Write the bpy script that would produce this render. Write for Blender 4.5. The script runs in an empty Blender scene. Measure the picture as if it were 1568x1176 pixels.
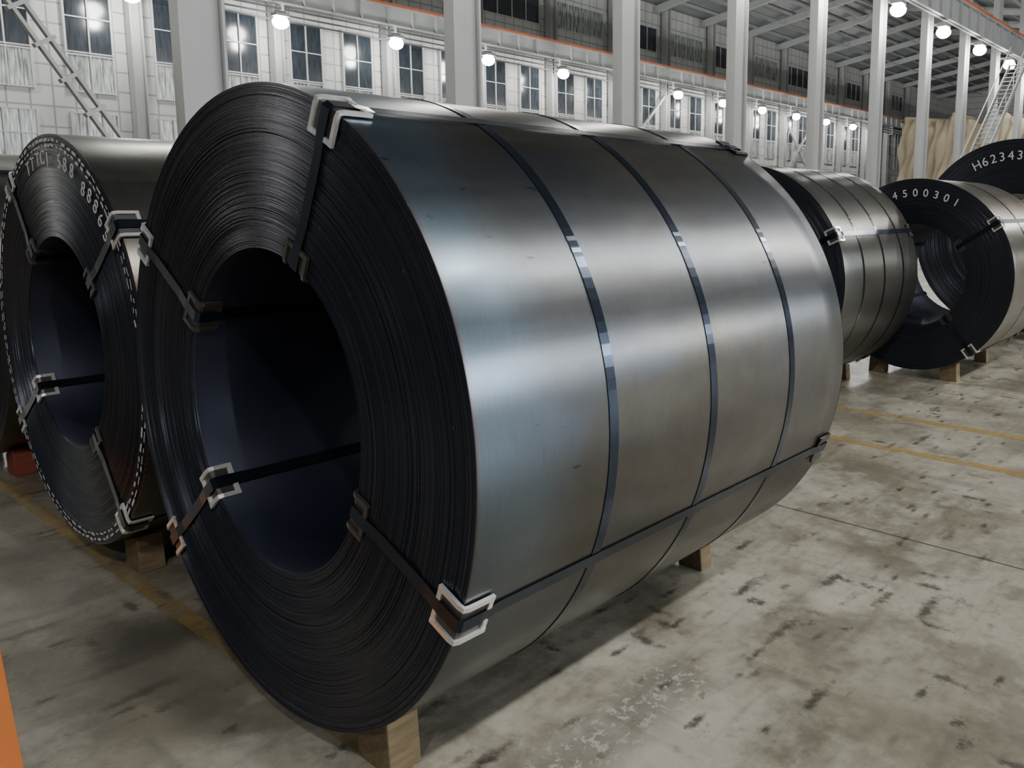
import bpy, bmesh, math, random
import numpy as np
from mathutils import Vector, Matrix
random.seed(7)
scene=bpy.context.scene
COL=scene.collection
# ---------------------------------------------------------------- camera
CAM=(-0.97208,-1.97195,1.38928); YAW,PIT,ROL=0.67403,0.13967,0.00621; FPX=1250.96; PX,PY=981.19,489.505
def basis():
    c,s,cp,sp=math.cos(YAW),math.sin(YAW),math.cos(PIT),math.sin(PIT)
    f=Vector((c*cp,s*cp,-sp)); r=Vector((s,-c,0)); u=Vector((c*sp,s*sp,cp))
    cr,sr=math.cos(ROL),math.sin(ROL)
    return f, r*cr+u*sr, u*cr-r*sr
f_,r_,u_=basis()
cam=bpy.data.cameras.new("camera"); camo=bpy.data.objects.new("camera",cam); COL.objects.link(camo)
M=Matrix((r_,u_,-f_)).transposed().to_4x4(); M.translation=Vector(CAM); camo.matrix_world=M
cam.sensor_width=36; cam.lens=36*FPX/1568; cam.shift_x=-(PX-784)/1568; cam.shift_y=-(588-PY)/1568
cam.clip_end=500; cam.clip_start=0.02
scene.camera=camo
# ---------------------------------------------------------------- material helpers
class NT:
    def __init__(s,name):
        s.m=bpy.data.materials.new(name); s.m.use_nodes=True; s.t=s.m.node_tree
        s.b=s.t.nodes['Principled BSDF']
    def n(s,typ,**k):
        x=s.t.nodes.new(typ)
        for a,v in k.items(): setattr(x,a,v)
        return x
    def l(s,a,b): s.t.links.new(a,b)
    def mapping(s,scale=(1,1,1),src='Object',loc=(0,0,0),rot=0):
        tc=s.n('ShaderNodeTexCoord'); mp=s.n('ShaderNodeMapping'); s.l(tc.outputs[src],mp.inputs[0]); mp.inputs['Scale'].default_value=scale; mp.inputs['Location'].default_value=loc; mp.inputs['Rotation'].default_value=(0,0,rot); return mp.outputs[0]
    def noise(s,vec,scale,detail=4,rough=.5):
        x=s.n('ShaderNodeTexNoise'); s.l(vec,x.inputs['Vector']); x.inputs['Scale'].default_value=scale; x.inputs['Detail'].default_value=detail; x.inputs['Roughness'].default_value=rough; return x.outputs['Fac']
    def ramp(s,fac,stops,interp='LINEAR'):
        x=s.n('ShaderNodeValToRGB'); x.color_ramp.interpolation=interp; e=x.color_ramp.elements
        while len(e)<len(stops): e.new(0.5)
        for i,(p,c) in enumerate(stops):
            e[i].position=p; e[i].color=(c,c,c,1) if isinstance(c,(int,float)) else (*c,1)
        s.l(fac,x.inputs[0]); return x.outputs[0]
    def mix(s,fac,a,b,mode='MIX'):
        x=s.n('ShaderNodeMix'); x.data_type='RGBA'; x.blend_type=mode
        for sock,v in ((x.inputs[0],fac),(x.inputs[6],a),(x.inputs[7],b)):
            if isinstance(v,(int,float)): sock.default_value=v
            elif isinstance(v,tuple): sock.default_value=(*v,1)
            else: s.l(v,sock)
        return x.outputs[2]
    def math(s,op,a,b=0.0,c=0.0):
        x=s.n('ShaderNodeMath',operation=op)
        for i,v in enumerate((a,b,c)):
            if isinstance(v,(int,float)): x.inputs[i].default_value=v
            else: s.l(v,x.inputs[i])
        return x.outputs[0]
    def bump(s,h,st,dist=.01):
        x=s.n('ShaderNodeBump'); x.inputs['Strength'].default_value=st; x.inputs['Distance'].default_value=dist; s.l(h,x.inputs['Height']); s.l(x.outputs[0],s.b.inputs['Normal'])
    def sep(s,vec):
        x=s.n('ShaderNodeSeparateXYZ'); s.l(vec,x.inputs[0]); return x.outputs
    def set(s,**k):
        for a,v in k.items():
            i=s.b.inputs[a.replace('_',' ')]
            if isinstance(v,(int,float)): i.default_value=v
            elif isinstance(v,tuple): i.default_value=(*v,1)
            else: s.l(v,i)
        return s
def simple(name,col,rough=.5,metal=0,var=.15,scale=6,bump=0):
    t=NT(name); v=t.mapping(); n=t.noise(v,scale,5)
    c=t.mix(n,tuple(x*(1-var) for x in col),tuple(min(1,x*(1+var)) for x in col))
    t.set(Base_Color=c,Roughness=rough,Metallic=metal)
    if bump: t.bump(n,bump)
    return t.m
# barrel -----------------------------------------------------------
def mat_barrel(name,blue=1.0,tint=(1,1,1)):
    t=NT(name); v=t.mapping(); x,y,z=t.sep(v)
    n1=t.noise(v,2.2,4); n2=t.noise(t.mapping((1.2,9,9)),1.3,4)
    n3=t.noise(t.mapping((40,3,3)),6,4); n4=t.noise(v,14,6,.65)
    base=t.mix(t.ramp(n1,[(.35,0),(.65,1)]),(.122*tint[0],.115*tint[1],.098*tint[2]),(.172*tint[0],.168*tint[1],.152*tint[2]))
    base=t.mix(t.ramp(n4,[(.35,.22),(.6,0)]),base,(.075*tint[0],.070*tint[1],.062*tint[2]))
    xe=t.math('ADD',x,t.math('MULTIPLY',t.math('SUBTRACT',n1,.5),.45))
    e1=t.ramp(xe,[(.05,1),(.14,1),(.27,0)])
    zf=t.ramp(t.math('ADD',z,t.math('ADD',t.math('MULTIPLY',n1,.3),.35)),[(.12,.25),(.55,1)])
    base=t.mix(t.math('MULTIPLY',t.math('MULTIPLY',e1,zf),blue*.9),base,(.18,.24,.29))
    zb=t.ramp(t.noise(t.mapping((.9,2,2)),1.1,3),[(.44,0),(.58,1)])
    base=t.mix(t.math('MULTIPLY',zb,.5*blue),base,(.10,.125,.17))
    base=t.mix(t.ramp(n3,[(.3,.0),(.7,.16)]),base,(.07,.07,.07))
    sm=t.ramp(t.noise(t.mapping((9,26,26)),1.0,4,.6),[(.69,0),(.75,.7)])
    base=t.mix(sm,base,(.04,.04,.045))
    ed=t.ramp(x,[(.0,1),(.005,1),(.010,0)])
    base=t.mix(t.math('MULTIPLY',ed,.5),base,(.20,.11,.07))
    t.set(Base_Color=base,Metallic=.92,Roughness=t.ramp(n2,[(.3,.29),(.7,.37)]),Anisotropic=.55,Anisotropic_Rotation=.25,Specular_IOR_Level=.4)
    tg=t.n('ShaderNodeTangent',direction_type='RADIAL',axis='X'); t.l(tg.outputs[0],t.b.inputs['Tangent'])
    t.bump(t.noise(t.mapping((1,1,1)),3,2),.10,.02)
    return t.m
def mat_face(name):
    t=NT(name); v=t.mapping(); x,y,z=t.sep(v)
    rho=t.math('SQRT',t.math('ADD',t.math('MULTIPLY',y,y),t.math('MULTIPLY',z,z)))
    cx=t.n('ShaderNodeCombineXYZ'); t.l(rho,cx.inputs[0])
    rn=t.ramp(t.noise(cx.outputs[0],170,3,.7),[(.35,0),(.65,1)])
    n=t.noise(v,3,4)
    c=t.mix(rn,(.012,.015,.024),(.075,.083,.108))
    c=t.mix(t.ramp(n,[(.4,0),(.75,.35)]),c,(.070,.071,.088))
    sp=t.n('ShaderNodeTexVoronoi'); t.l(v,sp.inputs['Vector']); sp.inputs['Scale'].default_value=26
    dots=t.ramp(sp.outputs['Distance'],[(0,1),(.06,1),(.09,0)])
    gate=t.ramp(t.noise(v,9,2),[(.55,0),(.62,1)])
    c=t.mix(t.math('MULTIPLY',t.math('MULTIPLY',dots,gate),.6),c,(.35,.35,.36))
    t.set(Base_Color=c,Metallic=.7,Roughness=t.ramp(rn,[(.0,.24),(1,.36)]))
    t.bump(rn,.16,.0015)
    return t.m
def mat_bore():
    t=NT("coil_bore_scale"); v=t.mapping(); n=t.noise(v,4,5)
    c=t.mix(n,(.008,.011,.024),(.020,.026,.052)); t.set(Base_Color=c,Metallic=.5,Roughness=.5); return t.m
def mat_strap():
    t=NT("strap_steel"); v=t.mapping(); n=t.noise(v,12,4)
    t.set(Base_Color=t.mix(n,(.02,.03,.05),(.05,.065,.09)),Metallic=.85,Roughness=.2); return t.m
def mat_silver():
    t=NT("protector_zinc"); v=t.mapping(); n=t.noise(v,40,4)
    t.set(Base_Color=t.mix(n,(.66,.67,.67),(.97,.97,.96)),Metallic=.6,Roughness=t.ramp(n,[(.3,.12),(.7,.3)])); return t.m
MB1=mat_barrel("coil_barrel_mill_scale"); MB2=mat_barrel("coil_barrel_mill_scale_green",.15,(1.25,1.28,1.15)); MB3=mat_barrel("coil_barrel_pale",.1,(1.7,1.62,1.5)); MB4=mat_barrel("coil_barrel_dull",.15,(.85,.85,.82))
MF=mat_face("coil_strip_edges"); MBO=mat_bore(); MS=mat_strap(); MZ=mat_silver()
MZD=simple("protector_dark",(.11,.105,.10),.35,.7)
MSE=simple("crimp_seal",(.22,.26,.30),.22,.9)
MCH=simple("white_marking_paint",(.62,.62,.62),.7,0,.3,60)
def mat_wood(name,a,b):
    t=NT(name); v=t.mapping((3,18,18)); n=t.noise(v,3,6,.6)
    t.set(Base_Color=t.mix(n,a,b),Roughness=.8); t.bump(n,.5,.005); return t.m
MW=mat_wood("chock_timber",(.06,.04,.022),(.32,.24,.13)); MWR=mat_wood("chock_red",(.14,.03,.02),(.35,.08,.05))
# ---------------------------------------------------------------- mesh helpers
class MB:
    def __init__(s): s.v=[];s.f=[];s.mi=[];s.mats=[]
    def mat(s,m):
        if m not in s.mats: s.mats.append(m)
        return s.mats.index(m)
    def box(s,lo,hi,m,M=None):
        i=len(s.v)
        for x in (lo[0],hi[0]):
            for y in (lo[1],hi[1]):
                for z in (lo[2],hi[2]):
                    p=Vector((x,y,z)); s.v.append(tuple(M@p if M else p))
        k=s.mat(m)
        for q in ((0,1,3,2),(4,6,7,5),(0,4,5,1),(2,3,7,6),(0,2,6,4),(1,5,7,3)):
            s.f.append(tuple(i+a for a in q)); s.mi.append(k)
    def beam(s,a,b,w,h,m):
        a=Vector(a);b=Vector(b);d=b-a;L=d.length
        q=d.to_track_quat('X','Z').to_matrix().to_4x4(); q.translation=a
        s.box((0,-w/2,-h/2),(L,w/2,h/2),m,q)
    def obj(s,name,parent=None,smooth=False,loc=None,bevel=0):
        me=bpy.data.meshes.new(name); me.from_pydata(s.v,[],s.f); 
        for m in s.mats: me.materials.append(m)
        me.polygons.foreach_set('material_index',s.mi)
        if smooth: me.polygons.foreach_set('use_smooth',[True]*len(s.f))
        me.update()
        bm=bmesh.new(); bm.from_mesh(me); bmesh.ops.recalc_face_normals(bm,faces=bm.faces); bm.to_mesh(me); bm.free()
        o=bpy.data.objects.new(name,me); COL.objects.link(o)
        if parent: o.parent=parent
        if loc: o.location=loc
        if bevel:
            b=o.modifiers.new("bevel",'BEVEL'); b.width=bevel; b.segments=2
        return o
def empty(name,loc):
    o=bpy.data.objects.new(name,None); o.empty_display_size=.3; COL.objects.link(o); o.location=loc; return o
def revolve(name,prof,seg,mat,parent,smooth=False,wob=None,closed=False):
    vs=[];fs=[];n=len(prof)
    for j in range(seg):
        a=2*math.pi*j/seg; c,s=math.cos(a),math.sin(a)
        for i,(x,rho) in enumerate(prof):
            dx=wob(i,a) if wob else 0
            vs.append((x+dx,-rho*c,rho*s))
    for j in range(seg):
        k=(j+1)%seg
        for i in range(n if closed else n-1):
            i2=(i+1)%n
            fs.append((j*n+i,j*n+i2,k*n+i2,k*n+i))
    me=bpy.data.meshes.new(name); me.from_pydata(vs,[],fs); me.materials.append(mat)
    if smooth: me.polygons.foreach_set('use_smooth',[True]*len(fs))
    me.update(); o=bpy.data.objects.new(name,me); COL.objects.link(o); o.parent=parent
    return o
def P(x,rho,a,t=0.0):
    """coil-local point: axial x, radius rho, angle a (deg, 0 = toward -Y), tangential offset t"""
    c,s=math.cos(math.radians(a)),math.sin(math.radians(a))
    return Vector((x,-rho*c+t*s,rho*s+t*c))
def ribbon(mb,path,a,w,th,mat,toff=0):
    rings=[]
    for x,rho,nx,nr in path:
        i=len(mb.v)
        for (t,e) in ((-w/2,0),(w/2,0),(w/2,th),(-w/2,th)):
            mb.v.append(tuple(P(x+nx*e,rho+nr*e,a,t+toff)))
        rings.append(i)
    k=mb.mat(mat)
    for p,q in zip(rings,rings[1:]):
        for j in range(4):
            mb.f.append((p+j,p+(j+1)%4,q+(j+1)%4,q+j)); mb.mi.append(k)
    for p in (rings[0],rings[-1]):
        mb.f.append((p,p+1,p+2,p+3)); mb.mi.append(k)
def protector(mb,R,a,inner,L,end=0,size=.072,wid=.088,bright=True):
    sg=-1 if inner else 1
    X=lambda d:(d if end==0 else L-d)
    nx=-1 if end==0 else 1
    e=.003
    rr=R+sg*e
    path=[(X(-e),R-sg*size,nx,0),(X(-e),R-sg*.008,nx,0),(X(-e*.7),R+sg*e*.4,nx*.7,sg*.7),(X(.006),rr,0,sg),(X(size),rr,0,sg)]
    ribbon(mb,path,a,wid,.002,MZD)
    rim=MZ if bright else MZD
    for t in (-wid/2,wid/2):
        ribbon(mb,path,a,.012,.008,rim,toff=t)
    for (x,rho,nn,nr) in (path[0],path[-1]):
        for t in (-wid*.33,wid*.33):
            if abs(nn)>.5: pp=[(x,rho,nn,nr),(x,rho+sg*.012,nn,nr)]
            else: pp=[(x,rho,nn,nr),(x-(.012 if end==0 else -.012),rho,nn,nr)]
            ribbon(mb,pp,a,wid*.3,.007,rim,toff=t)
def coil(name,X,Y,R,r,L,zb=.07,angs=(),bands=(),seg=192,wraps=100,mb_=MB1,silver=(),bandw=.030,amp=.0009,wood=MW):
    z=zb+R; E=empty(name,(X,Y,z))
    rnd=random.Random(int(X*100+Y*10+500))
    prof=[];grp=[]
    pitch=(R-r)/wraps
    offs=[];o=0;o2=0
    for i in range(wraps):
        o=o*.6+rnd.uniform(-1,1)*amp; o2=o2*.93+rnd.uniform(-1,1)*amp*.5
        if rnd.random()<.04: o2+=rnd.choice((-1,1))*.0015
        offs.append(o+o2)
    for i in range(wraps):
        a0=r+i*pitch; a1=a0+pitch; of=offs[i]
        if i==wraps-1: of=abs(of)*.3
        prof+= [(max(of,0)+.0018,a0),(of+.0002,a0+pitch*.16),(of-.0003,a0+pitch*.5),(of+.0002,a1-pitch*.16)]; grp+=[i]*4
    prof.append((.003,R)); grp.append(wraps)
    ph=[rnd.uniform(0,6.28) for _ in range(wraps+1)]; kk=[rnd.choice((1,2,3)) for _ in range(wraps+1)]
    w=lambda i,a: .0005*math.sin(kk[grp[i]]*a+ph[grp[i]])
    revolve("strip_edge_face",prof,seg,MF,E,False,w)
    revolve("strip_edge_back",[(L,r),(L-.001,(r+R)/2),(L,R)],seg,MF,E,False)
    n=14
    revolve("barrel",[(.0018,R-.003),(.0005,R-.0005),(.003,R)]+[(.003+(L-.006)*i/n,R) for i in range(1,n+1)]+[(L,R-.003)],256 if seg>=192 else seg,mb_,E,True)
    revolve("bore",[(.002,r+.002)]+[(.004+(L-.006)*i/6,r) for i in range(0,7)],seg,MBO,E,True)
    mb=MB()
    for bx in bands:
        w=bandw; th=.0022
        i0=len(mb.v); N=192; k=mb.mat(MS)
        for j in range(N):
            for (dx,rr) in ((-w/2,R+.0004),(w/2,R+.0004),(w/2,R+th),(-w/2,R+th)):
                mb.v.append(tuple(P(bx+dx,rr,360*j/N)))
        for j in range(N):
            for q in range(4):
                A=i0+4*j; B=i0+4*((j+1)%N)
                mb.f.append((A+q,A+(q+1)%4,B+(q+1)%4,B+q)); mb.mi.append(k)
        for sa in (31.2,33.4):
            ribbon(mb,[(bx-.0155,R+.0023,0,1),(bx+.0155,R+.0023,0,1)],sa,.012,.001,MSE)
    if bands: mb.obj("belly_bands",E)
    mb=MB()
    for a in angs:
        e=.009
        path=[(L*.5,R+.003,0,1),(.10,R+.003,0,1),(.05,R+e,0,1),(.0,R+e,0,1),(-e,R+0,-1,0),(-e,R-.06,-1,0),(-.005,R-.11,-1,0),(-.005,r+.11,-1,0),(-e,r+.06,-1,0),(-e,r,-1,0),(0,r-e,0,-1),(.05,r-e,0,-1),(.1,r-.004,0,-1),(L-.05,r-.004,0,-1),(L,r-e,0,-1),(L+e,r,1,0),(L+e,R,1,0),(L,R+e,0,1),(L-.05,R+e,0,1),(L-.1,R+.003,0,1),(L*.5,R+.003,0,1)]
        ribbon(mb,path,a,.032,.0012,MS)
    if angs: mb.obj("eye_straps",E)
    if angs:
        mb=MB()
        for a in angs:
            protector(mb,R,a,False,L,0,bright=True); protector(mb,r,a,True,L,0,size=.055,wid=.085,bright=(a in silver))
            protector(mb,R,a,False,L,1,bright=False)
        mb.obj("corner_protectors",E)
    mb=MB()
    for cx,y0,y1,hw in ((.115,.23,.34,.045),(L-.08,.20,.28,.035)):
        for sd in (-1,1):
            k=mb.mat(wood); i=len(mb.v)
            h=lambda yy:(R-math.sqrt(R*R-yy*yy))-R
            za=h(y0)-.004; zbm=h(y1)-.004
            for x in (cx-hw,cx+hw):
                for (yy,zz) in ((y0,-R-zb),(y1+.03,-R-zb),(y1+.02,zbm),((y0+y1)/2,h((y0+y1)/2)-.004),(y0,za)):
                    mb.v.append((x,sd*yy,zz))
            mb.f+=[tuple(i+j for j in range(5)),tuple(i+5+j for j in range(5))]; mb.mi+=[k,k]
            for j in range(5):
                mb.f.append((i+j,i+(j+1)%5,i+5+(j+1)%5,i+5+j)); mb.mi.append(k)
    mb.obj("timber_chocks",E,bevel=.004)
    return E
def arc_text(E,s,rho,a0,a1,size,x=-.006,jit=0,bold=.002):
    rnd=random.Random(3); n=len(s)
    for i,ch in enumerate(s):
        if ch==' ': continue
        a=math.radians(a0+(a1-a0)*i/max(1,n-1)+rnd.uniform(-.5,.5)*(jit>0)); 
        er=Vector((0,-math.cos(a),math.sin(a))); et=Vector((0,-math.sin(a),-math.cos(a)))
        nn=et.cross(er)
        cu=bpy.data.curves.new("mark_"+ch,'FONT'); cu.body=ch; cu.size=size; cu.align_x='CENTER'; cu.extrude=.0008; cu.offset=bold; cu.materials.append(MCH)
        o=bpy.data.objects.new("marking_%d"%i,cu); COL.objects.link(o)
        m=Matrix((et,er,nn)).transposed().to_4x4(); m.translation=Vector((x,0,0))+er*(rho+rnd.uniform(-1,1)*jit)
        if jit: m=m@Matrix.Rotation(rnd.uniform(-.15,.15),4,'Z')
        o.parent=E; o.matrix_local=m
# ---------------------------------------------------------------- coils
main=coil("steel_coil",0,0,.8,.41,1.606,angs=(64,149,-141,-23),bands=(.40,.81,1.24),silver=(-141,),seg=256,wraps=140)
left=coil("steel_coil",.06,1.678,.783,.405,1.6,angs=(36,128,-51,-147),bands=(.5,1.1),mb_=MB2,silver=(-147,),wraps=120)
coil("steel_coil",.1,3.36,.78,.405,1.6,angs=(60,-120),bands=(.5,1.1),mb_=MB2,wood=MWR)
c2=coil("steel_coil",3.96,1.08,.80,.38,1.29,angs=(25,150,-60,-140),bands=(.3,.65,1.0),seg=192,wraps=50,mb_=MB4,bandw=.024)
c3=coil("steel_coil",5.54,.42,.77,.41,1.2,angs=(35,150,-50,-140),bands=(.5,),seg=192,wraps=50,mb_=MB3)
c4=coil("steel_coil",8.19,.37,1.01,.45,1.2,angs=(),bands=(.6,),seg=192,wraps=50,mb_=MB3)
arc_text(left,"TTTC1 588 88865",.665,108,38,.075,jit=.008,bold=-.0003)
mb=MB(); rnd=random.Random(5)
for rr in (.762,.740):
    a=0
    while a<360:
        da=rnd.uniform(1.2,3.2)
        w=rnd.uniform(.0025,.006)
        i=len(mb.v); k=mb.mat(MCH); sk=rnd.uniform(-.005,.005)
        for (b,ro) in ((a,rr-w),(a+da,rr-w+sk),(a+da,rr+w+sk),(a,rr+w)):
            mb.v.append(tuple(P(-.005,ro,b)))
        mb.f.append((i,i+1,i+2,i+3)); mb.mi.append(k)
        a+=da+rnd.uniform(.6,2.2)
mb.obj("painted_edge_dashes",left)
arc_text(c3,"H214500301",.63,128,62,.085,bold=.0005)
arc_text(c4,"H62343",.80,118,88,.13,bold=0)
# ---------------------------------------------------------------- floor
JX=2.30
def mat_floor():
    t=NT("polished_concrete"); v=t.mapping()
    x,y,z=t.sep(v)
    n1=t.noise(v,.8,6,.6); n2=t.noise(v,3.0,8,.65); n3=t.noise(v,22,6,.7)
    c=t.mix(t.ramp(n1,[(.40,0),(.58,1)]),(.185,.168,.125),(.385,.36,.29))
    c=t.mix(t.ramp(n2,[(.40,.6),(.52,0)]),c,(.115,.103,.078))
    c=t.mix(t.ramp(n3,[(.38,.35),(.52,0)]),c,(.15,.135,.105))
    lp=t.ramp(t.noise(t.mapping((1,1,1),loc=(5,3,0)),1.5,8,.72),[(.50,0),(.62,.6)])
    c=t.mix(lp,c,(.52,.50,.42))
    for rot,sc_,th,k in ((.15,(1.1,5.2,1),.16,.85),(-.35,(5.0,1.6,1),.13,.8),(.6,(2.6,8,1),.15,.85),(1.0,(2.0,3.4,1),.08,.8)):
        vo=t.n('ShaderNodeTexVoronoi'); t.l(t.mapping(sc_,loc=(rot*9,3,0),rot=rot),vo.inputs['Vector']); vo.inputs['Scale'].default_value=1.7
        d=t.math('ADD',vo.outputs['Distance'],t.math('MULTIPLY',t.math('SUBTRACT',t.noise(v,28,4,.7),.5),.6))
        gt=t.ramp(t.noise(t.mapping((1,1,1),loc=(rot*20,1,0)),1.8,3),[(.40,0),(.50,k)])
        c=t.mix(t.math('MULTIPLY',t.ramp(d,[(th*.4,1),(th*1.5,0)]),gt),c,(.045,.04,.034))
    st=t.ramp(t.noise(t.mapping((1.2,14,1)),.9,3),[(.56,0),(.75,.5)])
    c=t.mix(st,c,(.11,.098,.078))
    st2=t.ramp(t.noise(t.mapping((11,1.0,1)),.9,3),[(.58,0),(.75,.4)])
    c=t.mix(st2,c,(.12,.107,.084))
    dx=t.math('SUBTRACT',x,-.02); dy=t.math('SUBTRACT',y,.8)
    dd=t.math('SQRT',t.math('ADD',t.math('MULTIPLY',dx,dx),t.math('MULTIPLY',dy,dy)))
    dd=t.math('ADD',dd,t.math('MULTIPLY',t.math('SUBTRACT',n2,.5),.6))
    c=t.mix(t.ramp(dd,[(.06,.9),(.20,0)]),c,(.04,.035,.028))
    c=t.mix(t.ramp(t.math('ADD',y,t.math('MULTIPLY',n1,.6)),[(.3,0),(.9,.4)]),c,(.11,.095,.07))
    fl=t.ramp(t.noise(v,30,4,.7),[(.54,0),(.57,1)])
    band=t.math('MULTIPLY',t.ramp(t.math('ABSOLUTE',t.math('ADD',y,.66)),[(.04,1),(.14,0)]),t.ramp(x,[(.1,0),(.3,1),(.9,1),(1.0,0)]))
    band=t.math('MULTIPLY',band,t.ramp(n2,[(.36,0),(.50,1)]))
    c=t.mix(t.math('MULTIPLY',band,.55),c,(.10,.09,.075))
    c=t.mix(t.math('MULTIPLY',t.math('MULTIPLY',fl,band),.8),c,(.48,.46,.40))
    j1=t.math('ABSOLUTE',t.math('SUBTRACT',x,JX)); j=t.ramp(j1,[(.0,1),(.004,1),(.008,0)])
    c=t.mix(t.math('MULTIPLY',j,.85),c,(.04,.035,.03))
    t.set(Base_Color=c,Roughness=t.ramp(n2,[(.35,.44),(.65,.20)]))
    t.bump(n3,.10,.004)
    return t.m
mb=MB(); mb.box((-30,-40,-.3),(120,40,0),mat_floor()); mb.obj("floor")
def worn(name,col,keep,k=.75):
    t=NT(name); v=t.mapping(); n=t.noise(v,7,6,.7)
    t.set(Base_Color=t.mix(t.noise(v,3,4),tuple(a*.7 for a in col),col),Roughness=.5,Alpha=t.math('MULTIPLY',t.ramp(n,[(keep-.12,0),(keep+.12,1)]),k)); return t.m
MY=worn("worn_yellow_paint",(.52,.36,.12),.48,.7); MY2=worn("faded_yellow_paint",(.45,.32,.12),.52,.6); MO=worn("orange_paint",(.95,.25,.02),.02,1)
def stripe(name,pts,m):
    mb=MB(); n=len(pts)
    mb.v=[(x,y,z) for z in (.0005,.0015) for x,y in pts]
    mb.f=[tuple(range(n)),tuple(range(n,2*n))]+[(i,(i+1)%n,n+(i+1)%n,n+i) for i in range(n)]; mb.mi=[mb.mat(m)]*len(mb.f)
    mb.obj(name)
R4=lambda a,b,c,d:[(a,c),(b,c),(b,d),(a,d)]
stripe("floor_marking_line",R4(3.47,3.55,-12,11),MY); stripe("floor_marking_line",R4(4.19,4.27,-12,11),MY); stripe("floor_marking_line",R4(.07,.13,-.6,5),MY2)
stripe("orange_floor_line",[(-.56,-.10),(-.36,1.05),(-.2,1.96),(-.4,2.0),(-.76,-.06)],MO)
# ---------------------------------------------------------------- building
YN,YW=13.0,34.5; BAY=5.72; XN0=5.62; XW0=18.2-3*5.72
MCOL=simple("painted_column_grey",(.36,.37,.37),.5,0,.08,2)
MBEAM=simple("painted_beam_grey",(.36,.38,.38),.5,0,.1,2)
MOR=simple("orange_rail_paint",(.50,.14,.06),.5,0,.3,4)
MDK=simple("dark_steel",(.06,.065,.07),.5,.3)
def mat_wall():
    t=NT("white_cladding"); v=t.mapping(); x,y,z=t.sep(v)
    s1=t.math('ABSOLUTE',t.math('SUBTRACT',t.math('FRACT',t.math('DIVIDE',x,.72)),.5))
    s2=t.math('ABSOLUTE',t.math('SUBTRACT',t.math('FRACT',t.math('DIVIDE',z,.75)),.5))
    l1=t.ramp(s1,[(.0,1),(.07,0)]); l2=t.ramp(s2,[(.0,1),(.07,0)])
    l=t.math('MAXIMUM',l1,l2)
    n=t.noise(v,1.0,4)
    c=t.mix(n,(.42,.43,.42),(.63,.64,.63)); c=t.mix(t.math('MULTIPLY',l,.8),c,(.13,.14,.15))
    t.set(Base_Color=c,Roughness=.45); return t.m
MWALL=mat_wall()
mb=MB(); mb.box((-30,YW,0),(110,YW+.3,16),MWALL); mb.obj("wall_north")
mb=MB(); mb.box((110,-11,0),(110.3,YW,19),MWALL); mb.obj("wall_east")
def mat_glass(name,a,b,rough=.15,sc=(6,1,.8)):
    t=NT(name); v=t.mapping(); n=t.ramp(t.noise(t.mapping(sc),2,3),[(.35,0),(.65,1)])
    t.set(Base_Color=t.mix(n,a,b),Roughness=rough,Metallic=.1,Specular_IOR_Level=.8); return t.m
MG1=mat_glass("window_glass_dark",(.018,.025,.034),(.040,.050,.062)); MG2=mat_glass("window_glass_painted_reflection",(.03,.042,.045),(.50,.55,.51),.25,(9,1,.6))  # MG2: bright reflections painted into the glass colour as pale vertical streaks
MFR=simple("window_frame_white",(.50,.51,.51),.4,0,.05)
def window(mb,x0,x1,z0,z1,mg,nx,nz):
    y=YW
    mb.box((x0,y-.05,z0),(x1,y-.02,z1),mg)
    for i in range(nx+1):
        x=x0+(x1-x0)*i/nx; w_=.035 if i in (0,nx) else .022; mb.box((x-w_,y-.12,z0-.04),(x+w_,y-.001,z1+.04),MFR)
    for i in range(nz+1):
        z=z0+(z1-z0)*i/nz; mb.box((x0-.04,y-.11,z-.025),(x1+.04,y-.001,z+.025),MFR)
k=0
for b in range(-3,16):
    xb=XW0+b*BAY; k+=1; mb=MB()
    for cx in (1.6,4.25):
        window(mb,xb+cx-.78,xb+cx+.78,6.95,9.5,MG1,2,2)
        window(mb,xb+cx-.78,xb+cx+.78,5.5,6.85,MG2,2,1)
        window(mb,xb+cx-.78,xb+cx+.78,3.0,4.7,MG2,3,2)
        window(mb,xb+cx-.78,xb+cx+.78,.9,2.4,MG2,3,1)
    window(mb,xb+.7,xb+5.1,12.0,13.6,MG1 if b%2 else MG2,4,1)
    mb.obj("window_%d"%k)
def hcol(name,x,y,wx,wy,z1,th=.05):
    mb=MB()
    for s in (-1,1): mb.box((x+s*wx/2-th/2,y-wy/2,0),(x+s*wx/2+th/2,y+wy/2,z1),MCOL)
    mb.box((x-wx/2,y-.03,0),(x+wx/2,y+.03,z1),MCOL)
    mb.box((x-wx/2-.15,y-wy/2-.1,0),(x+wx/2+.15,y+wy/2+.1,.05),MCOL)
    return mb.obj(name)
for b in range(-3,17): hcol("wall_column",XW0+b*BAY,YW-.45,.4,.5,15)
for b in range(-3,15): hcol("crane_column",XN0+b*BAY,YN,.72,.34,17)
def runway(name,y,z0,z1,x0,x1):
    mb=MB()
    mb.box((x0,y-.25,z1-.05),(x1,y+.25,z1),MBEAM); mb.box((x0,y-.2,z0),(x1,y+.2,z0+.05),MBEAM); mb.box((x0,y-.03,z0),(x1,y+.03,z1),MBEAM)
    for x in np.arange(x0,x1,1.43): mb.box((x,y-.2,z0),(x+.04,y+.2,z1),MBEAM)
    mb.box((x0,y-.32,z1),(x1,y-.22,z1+.11),MOR); mb.box((x0,y-.05,z1),(x1,y+.05,z1+.12),MDK)
    mb.obj(name)
runway("crane_runway_beam",YW-1.0,9.95,10.85,-18,105)
runway("crane_runway_beam",YN-.75,10.35,11.5,-18,90)
mb=MB()
for z in (9.2,9.45,9.7): mb.box((-18,YW-1.1,z),(105,YW-1.04,z+.07),MDK)
for b in range(-3,16):
    mb.box((XW0+b*BAY-.05,YW-1.15,9.1),(XW0+b*BAY+.05,YW-.7,9.95),MBEAM)
mb.obj("conductor_rails")
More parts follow.
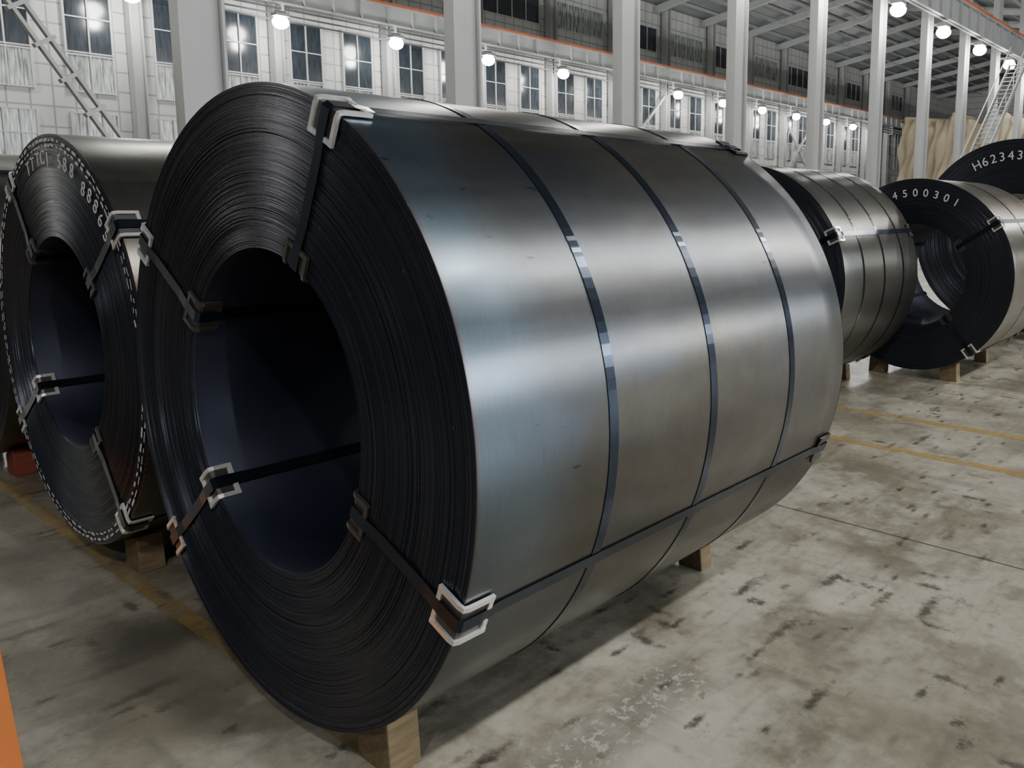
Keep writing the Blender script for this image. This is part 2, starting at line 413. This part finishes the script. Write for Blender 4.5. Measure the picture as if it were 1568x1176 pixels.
MROOF=simple("roof_sheet",(.20,.22,.235),.5,0,.1,1)
def roof(name,y0,y1,x0,x1,ze,zr):
    mb=MB(); ym=(y0+y1)/2
    for (y,z) in ((y0,ze),(ym,zr),(y1,ze)):
        for x in (x0,x1): mb.v.append((x,y,z))
    mb.f+=[(0,1,3,2),(2,3,5,4)]; mb.mi+=[mb.mat(MROOF)]*2
    for j in range(1,14):
        y=y0+(y1-y0)*j/14; z=ze+(zr-ze)*(1-abs(y-ym)/(ym-y0))-.15
        mb.beam((x0,y,z),(x1,y,z),.08,.2,MBEAM)
    for x in np.arange(x0+.1,x1,BAY):
        mb.beam((x,y0,ze-.4),(x,ym,zr-.5),.25,.45,MBEAM); mb.beam((x,ym,zr-.5),(x,y1,ze-.4),.25,.45,MBEAM)
        for yy in (y0+4,y0+8,ym,y1-8,y1-4):
            zz=ze+(zr-ze)*(1-abs(yy-ym)/(ym-y0))-.6
            mb.beam((x,yy,zz),(min(x+BAY,x1),yy,zz),.07,.07,MBEAM)
        mb.beam((x,y0+4,ze-.2),(min(x+BAY,x1),ym,zr-.7),.06,.06,MBEAM)
    mb.obj(name)
roof("ceiling",YN,YW,.1,108,15.2,17.2)
roof("ceiling",-11,YN,24.1,108,16.0,18)
mb=MB(); a=Vector((.55,YN,8.35)); b=Vector((4.7,YN,1.6)); d=(b-a).normalized(); nrm=Vector((d.z,0,-d.x))
for s in (-1,1): mb.beam(a+nrm*.09*s,b+nrm*.09*s,.12,.05,MCOL)
n=14
for i in range(n):
    p=a+(b-a)*(i+.5)/n; mb.beam(p-nrm*.16,p+nrm*.16,.14,.06,MBEAM)
mb.obj("diagonal_brace")
mb=MB()
for x0,x1 in ((41.3,46.6),(64.2,69.5)):
    mb.beam((x0,YW-.5,4),(x1,YW-.5,9),.12,.16,MCOL); mb.beam((x0,YW-.42,9),(x1,YW-.42,4),.12,.16,MCOL)
mb.obj("wall_cross_brace")
mb=MB()
s0=Vector((39.0,10.5,1.3)); s1=Vector((48.2,10.5,9.1))
for dy in (0,.8):
    o=Vector((0,dy,0)); mb.beam(s0+o,s1+o,.06,.25,MCOL); mb.beam(s0+o+Vector((0,0,1)),s1+o+Vector((0,0,1)),.05,.05,MCOL)
for i in range(32):
    p=s0+(s1-s0)*i/31; mb.box((p.x-.14,p.y,p.z),(p.x+.14,p.y+.8,p.z+.03),MCOL)
    if i%4==0: mb.box((p.x-.02,p.y-.02,p.z),(p.x+.02,p.y+.02,p.z+1),MCOL)
mb.box((37.4,10.4,0),(39.2,11.4,1.3),MCOL)
mb.obj("steel_stair")
def tarp():
    t=NT("beige_tarpaulin"); v=t.mapping(); n=t.noise(v,.8,5)
    t.set(Base_Color=t.mix(n,(.30,.25,.17),(.52,.46,.34)),Roughness=.7); m=t.m
    mb=MB(); rnd=random.Random(9); k=mb.mat(m); N=80;H=16
    x0,x1,y0,y1,h=60,75,13.8,22,7.6
    per=[]
    for i in range(N): per.append((x0,y1+(y0-y1)*i/N))
    for i in range(N): per.append((x0+(x1-x0)*i/N,y0))
    n=len(per)
    for j in range(H+1):
        z=h*(1-j/H)
        for i,(px,py) in enumerate(per):
            fold=.25*math.sin(i*.37+.9*math.sin(j*.5))*(j/H)**.5+.16*math.sin(i*1.1+j*.95)+.3*math.sin(j*1.1+i*.25)
            sag=.3*math.sin(i*.21)+.2*math.sin(i*.53)
            if i<N: mb.v.append((px+fold,py,z+sag*(1-j/H)))
            else: mb.v.append((px,py+fold*.6,z+sag*(1-j/H)))
    for j in range(H):
        for i in range(n-1):
            a=j*n+i; mb.f.append((a,a+1,a+n+1,a+n)); mb.mi.append(k)
    c=len(mb.v); mb.v.append(((x0+x1)/2,(y0+y1)/2,h+.5)); 
    for i in range(n-1): mb.f.append((i,c,i+1)); mb.mi.append(k)
    mb.obj("tarpaulin_stack",smooth=True)
tarp()
# ---------------------------------------------------------------- lamps
MLH=simple("lamp_housing",(.25,.25,.26),.4,.5)
tg=NT("lamp_glow"); tg.set(Base_Color=(1,1,1),Emission_Color=(1,.98,.92),Emission_Strength=70.0)
def lamp(x,y,z,P_,col=(1,.97,.92),r=.2,arm=.5):
    E=empty("floodlight",(x,y,z)); mb=MB()
    mb.box((-.3,-.24,.24),(.3,.24,.38),MLH); mb.box((-.04,-.02,.36),(.04,arm,.44),MLH)
    for q in range(5): mb.box((-.2+.09*q,-.15,.38),(-.18+.09*q,.15,.46),MLH)
    mb.obj("housing",E)
    bm=bmesh.new(); bmesh.ops.create_uvsphere(bm,u_segments=16,v_segments=10,radius=.34); me=bpy.data.meshes.new("lamp_lens"); bm.to_mesh(me); bm.free(); me.materials.append(tg.m)
    lo=bpy.data.objects.new("lamp_lens",me); COL.objects.link(lo); lo.parent=E; lo.location=(0,0,.0); lo.scale=(1,1,.8)
    l=bpy.data.lights.new("lamp",'POINT'); l.energy=P_; l.color=col; l.shadow_soft_size=r
    o=bpy.data.objects.new("lamp_bulb",l); COL.objects.link(o); o.parent=E; o.location=(0,0,-.5)
for b in range(-2,15): lamp(17.6+(b-3)*BAY,YW-2.0,8.95,240)
for b in range(-2,13): lamp(XN0+b*BAY,YN-.8,9.68,310,arm=.5)
for b in range(-2,7): lamp(b*BAY+1,-7,10.0,950,(1,.98,.94))
for b in range(-1,7): lamp(b*BAY*1.3+3,-36,9.0,5700,(.95,.98,1))
w=bpy.data.worlds.new("world"); scene.world=w; w.use_nodes=True
w.node_tree.nodes['Background'].inputs[0].default_value=(.75,.8,.9,1); w.node_tree.nodes['Background'].inputs[1].default_value=.035
